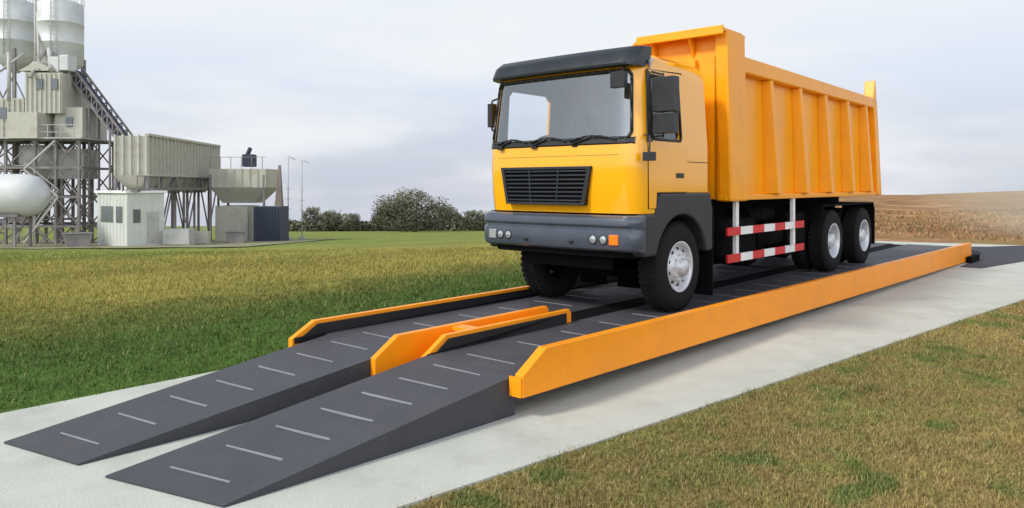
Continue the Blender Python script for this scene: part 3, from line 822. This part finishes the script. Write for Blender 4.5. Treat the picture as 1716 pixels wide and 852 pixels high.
A0=Vector(at(246,300,54)); A1=Vector(at(366,300,70)); gg=gz(A0.x,A0.y); e=empty('aggregate_bin',(A0.x,A0.y,gg))
d=(A1-A0); Ln=math.hypot(d.x,d.y); e.rotation_euler[2]=math.atan2(d.y,d.x); DW=2.2
tag(e,'long ribbed pale aggregate bin raised on steel legs','hopper',GP)
zb=at(206,294,54)[2]-gg; zt=at(206,228,54)[2]-gg
b=B(); b.box(0,Ln,0,DW,zb,zt)
x=0.
while x<=Ln+.01: b.box(x-.06,x+.06,-.14,-.001,zb,zt+.1); x+=Ln/22
for k in range(5): b.box(-.14,-.001,DW*k/4-.06,DW*k/4+.06,zb,zt+.1)
b.box(-.1,Ln+.1,-.18,.1,zt,zt+.18); b.box(-.1,Ln+.1,-.18,.1,zb-.1,zb+.1)
for i in range(5):
    x=Ln*(i+.5)/5; b.add([(x-2,0,zb),(x+2,0,zb),(x+2,DW,zb),(x-2,DW,zb),(x-.4,.8,zb-1.4),(x+.4,.8,zb-1.4),(x+.4,1.4,zb-1.4),(x-.4,1.4,zb-1.4)],[(0,1,5,4),(1,2,6,5),(2,3,7,6),(3,0,4,7),(4,5,6,7)])
b.out('bin_wall','beige',e)
b=B()
g2=gz(A1.x,A1.y)-gg-.3
for i in range(7):
    x=Ln*i/6
    for y in (0,DW): b.tube((x,y,g2),(x,y,zb),.12,4)
    if i<6:
        for y in (0,DW): b.tube((x,y,.2 if i%2 else zb),(x+Ln/6,y,zb if i%2 else .2),.07,4)
b.tube((-4,-1,zb-1.0),(Ln,-1,zb-1.0),.1,4); b.tube((-4,-1,zb-.1),(Ln,-1,zb-.1),.04,4); b.box(-4,Ln,-1,0,zb-1.15,zb-1.05)
for i in range(12): x=-4+(Ln+4)*i/11; b.tube((x,-1,zb-1.1),(x,-1,zb-.1),.035,4)
b.out('bin_leg','frame',e)

c=Vector(at(213,408,50)); gg=gz(c.x,c.y); e=empty('site_office',(c.x,c.y,gg),math.radians(55)); tag(e,'small pale grey panelled site office with flat roof','shed',GP)
h=at(213,324,50)[2]-gg
b=B(); b.box(0,2.6,0,4.,-.3,h)
for k in range(1,6): b.box(2.6*k/6-.02,2.6*k/6+.02,-.02,-.001,.1,h)
for k in range(1,9): b.box(-.02,-.001,4*k/9-.02,4*k/9+.02,.1,h)
b.out('shed_wall','shed',e)
B().box(-.15,2.75,-.15,4.15,h,h+.16).out('shed_roof','white',e)
for q in ((-.04,-.022,.6,1.4,1.6,2.7),(-.04,-.022,1.8,3.4,1.6,2.7),(.4,.9,-.04,-.022,1.6,2.5)): B().box(*q).out('shed_window','winglass',e)
B().box(1.4,2.2,-.045,-.022,.15,2.3).out('shed_door','steelw',e)

c=Vector(at(412,390,66)); gg=gz(c.x,c.y); e=empty('loading_hopper',(c.x,c.y,gg)); tag(e,'beige loading hopper on legs with motor on top','hopper',GP)
def H_(px,py,Y=66): p=at(px,py,Y); return Vector((p[0]-c.x,Y-c.y,p[2]-gg))
b=B(); p=H_(367,284); q=H_(457,284); r1=H_(380,340); r2=H_(435,340)
b.add([(p.x,-2,p.z),(q.x,-2,p.z),(q.x,2,p.z),(p.x,2,p.z),(p.x,-2,p.z-1.6),(q.x,-2,p.z-1.6),(q.x,2,p.z-1.6),(p.x,2,p.z-1.6),(r1.x,-1,r1.z),(r2.x,-1,r1.z),(r2.x,1,r1.z),(r1.x,1,r1.z)],
[(0,1,2,3),(0,1,5,4),(1,2,6,5),(2,3,7,6),(3,0,4,7),(4,5,9,8),(5,6,10,9),(6,7,11,10),(7,4,8,11),(8,9,10,11)])
b.box(H_(372,0).x,H_(425,0).x,-1.5,1.5,0,H_(0,345).z)
for k in range(8): x=p.x+(q.x-p.x)*k/7; b.box(x-.05,x+.05,-2.08,-2.001,p.z-1.6,p.z)
b.out('hopper_body','beige',e)
for px in (368,455):
    for y in (-2,2): B().tube((H_(px,0).x,y,-.3),(H_(px,0).x,y,p.z-.5),.12,4).out('hopper_leg','frame',e)
b=B(); x=p.x
while x<q.x: b.tube((x,-2,p.z),(x,-2,p.z+1),.03,4); x+=.9
b.tube((p.x,-2,p.z+1),(q.x,-2,p.z+1),.03,4)
b.out('hopper_railing','frame',e)
b=B(); s=H_(418,280); b.box(s.x-.5,s.x+.5,-.5,.5,s.z,s.z+1.1); b.tube((s.x-.2,0,s.z+1.0),(s.x+.1,0,s.z+1.7),.2,8); b.out('hopper_motor','dkgrey',e,bevel=.08)

c2=Vector(at(455,392,64)); gg=gz(c2.x,c2.y); e=empty('dark_container',(c2.x,c2.y,gg)); tag(e,'dark blue grey equipment container beside the loading hopper','container',GP)
w=22*KX*64; b=B(); b.box(-w,w,-1.2,1.2,-.2,3.0)
for k in range(9): b.box(-w+.2+k*2*w/9,-w+.3+k*2*w/9,-1.25,-1.2,0,2.95)
b.out('container_body','dkgrey',e)
b=B(); z=at(468,277,64)[2]-gg; b.add([(.35,-.3,3.0),(.95,-.3,3.0),(.95,.3,3.0),(.35,.3,3.0),(.62,-.1,z),(.78,-.1,z),(.78,.1,z),(.62,.1,z)],[(0,1,5,4),(1,2,6,5),(2,3,7,6),(3,0,4,7),(4,5,6,7)])
b.out('stack','rust',e)
for px,py,Y in ((483,262,66),(506,268,70)):
    c3=Vector(at(px,py,Y)); gg=gz(c3.x,Y); b=B(); b.tube((0,0,-.2),(0,0,c3.z-gg),.05,8); b.tube((0,0,c3.z-gg),(.6,0,c3.z-gg-.3),.04,6); b.box(-.25,.25,-.25,.25,-.2,.3)
    for k in range(5): b.tube((-.25,0,1+k*.9),(.25,0,1+k*.9),.03,4)
    o=b.out('lighting_mast','steelw',None,loc=(c3.x,Y,gg)); tag(o,'slender pale steel mast standing on the grass','mast','steel masts near the batching plant')
for i,(px,Y,s,mt,nm,lb,ct) in enumerate(((300,52,.9,'steelw','generator','grey box generator on skids near the site office','generator'),(334,54,.7,'beige','generator','beige box generator on skids near the site office','generator'),
  (395,57,.5,'frame','skip_bin','small grey skip bin on the grass','skip bin'),(130,50,.6,'frame','skip_bin','small grey skip bin below the tower','skip bin'))):
    X=(px-858)*KX*Y; gg=gz(X,Y); b=B()
    if nm=='generator':
        b.box(-s,s,-.5,.5,.12,1.1*s+.2); b.box(-s,-s+.1,-.5,.5,-.1,.12); b.box(s-.1,s,-.5,.5,-.1,.12)
        for k in range(6): b.box(-s+.2+k*.15,-s+.28+k*.15,-.52,-.501,.4,.9)
        b.tube((s*.5,0,1.1*s),(s*.5,0,1.1*s+.6),.06,8)
    else:
        b.pxz([(-s,-.1),(s,-.1),(s*1.4,.9),(-s*1.4,.9)],-.6,.6); b.box(-s*1.45,s*1.45,-.65,.65,.9,.98)
    o=b.out(nm,mt,None,loc=(X,Y,gg),rot=.2*i,bevel=.03); tag(o,lb,ct)
b=B(); vs=[];fs=[];nx,ny=30,8
for i in range(nx+1):
    for j in range(ny+1):
        Y=46+3.*j+ .6*math.sin(i*1.3); X=-48+1.05*i
        vs.append((X,Y,terrain_z(X,Y)+.06))
for i in range(nx):
    for j in range(ny): fs.append((i*(ny+1)+j,(i+1)*(ny+1)+j,(i+1)*(ny+1)+j+1,i*(ny+1)+j+1))
b.add(vs,fs); M['gravel']=mat('gravel',(.23,.22,.12),.95,0,.35,1.2); o=b.out('gravel_path','gravel'); o['kind']='structure'

# ------------------------------------------------------------------ trees
def quadmesh(name,V,C):
    V=np.array(V,dtype=np.float32);n=len(V)
    me=bpy.data.meshes.new(name); me.vertices.add(n); me.vertices.foreach_set('co',V.ravel()); me.loops.add(n); me.loops.foreach_set('vertex_index',np.arange(n,dtype=np.int32))
    me.polygons.add(n//4); me.polygons.foreach_set('loop_start',np.arange(0,n,4,dtype=np.int32)); me.update(calc_edges=True); me.validate()
    at_=me.color_attributes.new('Col','FLOAT_COLOR','POINT'); at_.data.foreach_set('color',np.array(C,dtype=np.float32).ravel())
    me.materials.append(M['leaf']); return me
def crown_mesh(name,rx,rz,nc,per,leaf,seed):
    rng=np.random.RandomState(seed); V=[];C=[]
    for i in range(nc):
        while True:
            p=rng.uniform(-1,1,3); p[2]=rng.uniform(-.35,1)
            r=np.linalg.norm(p)
            if .45<r<1.: break
        c=p*np.array((rx,rx*.8,rz))*(.82+.25*rng.rand()); c[2]+=rz*.35+rz*.25
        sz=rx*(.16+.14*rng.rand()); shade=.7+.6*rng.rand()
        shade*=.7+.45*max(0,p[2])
        for k in range(per):
            d=rng.normal(size=3); d/=np.linalg.norm(d); q=c+d*sz*(rng.rand()**.4)*np.array((1,1,.75))
            a=rng.normal(size=3); a/=np.linalg.norm(a); bb=np.cross(a,rng.normal(size=3)); bb/=np.linalg.norm(bb)
            s=leaf*(.6+.8*rng.rand())
            V+=[q-a*s-bb*s*.5,q+a*s-bb*s*.5,q+a*s*.6+bb*s*.6,q-a*s*.6+bb*s*.6]
            cc=np.array((.158,.158,.100))*shade*(.8+.4*rng.rand())*(.75+.35*(d[2]+1)/2)  # pale greyed green, distance haze mixed into the leaf colour
            C+=[(*cc,1)]*4
    return quadmesh(name,V,C)
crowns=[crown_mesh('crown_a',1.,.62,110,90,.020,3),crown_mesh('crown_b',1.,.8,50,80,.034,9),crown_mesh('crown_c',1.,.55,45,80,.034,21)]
def trunk_mesh(seed):
    random.seed(seed); b=B(); b.tube((0,0,-.08),(0.02,0,.32),.06,10,r2=.045)
    for k in range(7):
        a=k*.95+random.random()*.4; e1=Vector((.4*math.cos(a),.35*math.sin(a),.5+.2*random.random()))
        b.tube((0.02,0,.28),e1,.03,7,r2=.014)
        for q in range(2): b.tube(e1,e1+Vector((random.uniform(-.3,.3),random.uniform(-.3,.3),.25)),.014,5,r2=.005)
    return b
def tree(px,wpx,hpx,Y,k,label):
    X=(px-858)*KX*Y; s=wpx*KX*Y/2; ht=hpx*KX*Y
    g=gz(X,Y); e=empty('tree',(X,Y,g))
    tr_=trunk_mesh(k).out('trunk','bark',e); cr=bpy.data.objects.new('crown',crowns[k]); COL.objects.link(cr); cr.parent=e
    top={0:.62*1.55,1:.8*1.55,2:.55*1.55}[k]
    for o in (tr_,cr): o.scale=(s*.92,s*.92,ht/top)
    cr.rotation_euler[2]=px*.7
    tag(e,label,'tree','trees along the far field edge')
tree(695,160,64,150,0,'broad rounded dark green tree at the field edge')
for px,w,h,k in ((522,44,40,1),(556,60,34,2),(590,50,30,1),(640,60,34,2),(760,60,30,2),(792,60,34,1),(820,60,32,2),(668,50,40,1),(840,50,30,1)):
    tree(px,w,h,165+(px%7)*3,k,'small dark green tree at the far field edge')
rng=np.random.RandomState(5); V=[];Cc=[]
for i in range(9000):
    px=rng.uniform(470,960); Y=rng.uniform(172,185); X=(px-858)*KX*Y; g=gz(X,Y); hh=1.4+1.1*noise.noise(Vector((px*.05,1,2)))
    z=g+rng.rand()*max(.6,hh+.8); q=np.array((X,Y,z)); a=rng.normal(size=3);a/=np.linalg.norm(a); c=np.cross(a,rng.normal(size=3)); c/=np.linalg.norm(c); s=.35
    V+=[q-a*s-c*s*.6,q+a*s-c*s*.6,q+a*s*.6+c*s*.6,q-a*s*.6+c*s*.6]; cc=np.array((.135,.142,.09))*(.6+.7*rng.rand()); Cc+=[(*cc,1)]*4
ob=bpy.data.objects.new('far_hedge',quadmesh('far_hedge',V,Cc)); COL.objects.link(ob); ob['kind']='stuff'

# ------------------------------------------------------------------ dust behind the truck
def dust(loc,sc,dens,seed):
    b=B(); b.lathe([(0,-1)]+[(math.cos(a),math.sin(a)) for a in [math.radians(-80+10*i) for i in range(17)]]+[(0,1)],axis='z',n=24)
    M['dust%d'%seed]=m=bpy.data.materials.new('dust_haze'); m.use_nodes=True; nt=m.node_tree;N=nt.nodes;L=nt.links
    for n in list(N): N.remove(n)
    o=N.new('ShaderNodeOutputMaterial'); v=N.new('ShaderNodeVolumeScatter'); v.inputs['Color'].default_value=(1.,.74,.50,1); v.inputs['Anisotropy'].default_value=-.2
    tc=N.new('ShaderNodeTexCoord'); ln=N.new('ShaderNodeVectorMath'); ln.operation='LENGTH'; L.new(tc.outputs['Object'],ln.inputs[0])
    no=N.new('ShaderNodeTexNoise'); no.inputs['Scale'].default_value=1.8; no.inputs['Detail'].default_value=4; L.new(tc.outputs['Object'],no.inputs['Vector'])
    f=N.new('ShaderNodeMapRange'); f.inputs['From Min'].default_value=1.; f.inputs['From Max'].default_value=.1; f.inputs['To Max'].default_value=1; L.new(ln.outputs['Value'],f.inputs['Value'])
    n2=N.new('ShaderNodeMapRange'); n2.inputs['From Min'].default_value=.35; n2.inputs['From Max'].default_value=.7; L.new(no.outputs['Fac'],n2.inputs['Value'])
    mm=N.new('ShaderNodeMath'); mm.operation='MULTIPLY'; L.new(f.outputs['Result'],mm.inputs[0]); L.new(n2.outputs['Result'],mm.inputs[1])
    m2=N.new('ShaderNodeMath'); m2.operation='MULTIPLY'; m2.inputs[1].default_value=dens; L.new(mm.outputs[0],m2.inputs[0]); L.new(m2.outputs[0],v.inputs['Density'])
    L.new(v.outputs[0],o.inputs['Volume'])
    ob=b.out('dust_cloud','dust%d'%seed,None,loc=loc); ob.scale=sc; ob['kind']='stuff'
dust((20.5,28,2.0),(6.,4.,2.6),.42,1)

# ------------------------------------------------------------------ world & light
w=bpy.data.worlds.new('World'); scene.world=w; w.use_nodes=True
nt=w.node_tree;N=nt.nodes;L=nt.links
for n in list(N): N.remove(n)
o=N.new('ShaderNodeOutputWorld')
sky=N.new('ShaderNodeTexSky'); sky.sky_type='NISHITA'; sky.sun_disc=False
SUN=Vector((-.74,-.42,.74)).normalized()
sky.sun_elevation=math.asin(SUN.z); sky.sun_rotation=math.atan2(SUN.x,SUN.y)
bg1=N.new('ShaderNodeBackground'); bg1.inputs['Strength'].default_value=.10; L.new(sky.outputs[0],bg1.inputs['Color'])
tc=N.new('ShaderNodeTexCoord'); sp=N.new('ShaderNodeSeparateXYZ'); L.new(tc.outputs['Generated'],sp.inputs[0])
cr=N.new('ShaderNodeValToRGB'); E=cr.color_ramp.elements
E[0].position=0; E[0].color=(.60,.64,.74,1); E[1].position=1; E[1].color=(.28,.33,.42,1)
for p,c in ((.06,(.65,.70,.81,1)),(.13,(.75,.82,.94,1)),(.22,(.87,.92,.98,1)),(.36,(.88,.92,.97,1)),(.6,(.34,.39,.49,1))):
    x=E.new(p); x.color=c
L.new(sp.outputs['Z'],cr.inputs['Fac'])
mp=N.new('ShaderNodeMapping'); mp.inputs['Scale'].default_value=(1.6,1.6,6.5); L.new(tc.outputs['Generated'],mp.inputs['Vector'])
no=N.new('ShaderNodeTexNoise'); no.inputs['Scale'].default_value=1.5; no.inputs['Detail'].default_value=6; no.inputs['Roughness'].default_value=.48; L.new(mp.outputs[0],no.inputs['Vector'])
mr=N.new('ShaderNodeMapRange'); mr.inputs['From Min'].default_value=.40; mr.inputs['From Max'].default_value=.64; mr.inputs['To Max'].default_value=.85; mr.interpolation_type='SMOOTHSTEP'; L.new(no.outputs['Fac'],mr.inputs['Value'])
mxr=N.new('ShaderNodeMapRange'); mxr.inputs['From Min'].default_value=.3; mxr.inputs['From Max'].default_value=.6; mxr.inputs['To Min'].default_value=1; mxr.inputs['To Max'].default_value=.2; L.new(sp.outputs['Z'],mxr.inputs['Value'])
mm_=N.new('ShaderNodeMath'); mm_.operation='MULTIPLY'; L.new(mr.outputs[0],mm_.inputs[0]); L.new(mxr.outputs[0],mm_.inputs[1])
mx=N.new('ShaderNodeMix'); mx.data_type='RGBA'; L.new(mm_.outputs[0],mx.inputs['Factor']); L.new(cr.outputs[0],mx.inputs['A']); mx.inputs['B'].default_value=(.93,.945,.975,1)
dt=N.new('ShaderNodeVectorMath'); dt.operation='DOT_PRODUCT'; L.new(tc.outputs['Generated'],dt.inputs[0]); dt.inputs[1].default_value=Vector((.05,-.88,.45)).normalized()
gl=N.new('ShaderNodeMapRange'); gl.inputs['From Min'].default_value=.1; gl.inputs['From Max'].default_value=1.; gl.inputs['To Min'].default_value=1.; gl.inputs['To Max'].default_value=2.4; gl.interpolation_type='SMOOTHSTEP'; L.new(dt.outputs['Value'],gl.inputs['Value'])
bg2=N.new('ShaderNodeBackground'); L.new(mx.outputs['Result'],bg2.inputs['Color']); L.new(gl.outputs['Result'],bg2.inputs['Strength'])
ms=N.new('ShaderNodeMixShader'); ms.inputs[0].default_value=.94; L.new(bg1.outputs[0],ms.inputs[1]); L.new(bg2.outputs[0],ms.inputs[2]); L.new(ms.outputs[0],o.inputs['Surface'])

sl=bpy.data.lights.new('sun','SUN'); sl.energy=2.9; sl.angle=math.radians(11); sl.color=(1.,.96,.88)
so=bpy.data.objects.new('sun',sl); COL.objects.link(so); so.rotation_euler=SUN.to_track_quat('Z','Y').to_euler()

cd=bpy.data.cameras.new('camera'); co=bpy.data.objects.new('camera',cd); COL.objects.link(co)
co.location=(0,0,1.93); co.rotation_euler=(math.pi/2,0,0); cd.sensor_fit='HORIZONTAL'; cd.sensor_width=36; cd.lens=36*1250/1716
cd.shift_y=-116/1716; cd.clip_end=9000; cd.clip_start=.05
scene.camera=co
scene.view_settings.view_transform='Standard'; scene.view_settings.look='None'; scene.view_settings.exposure=0
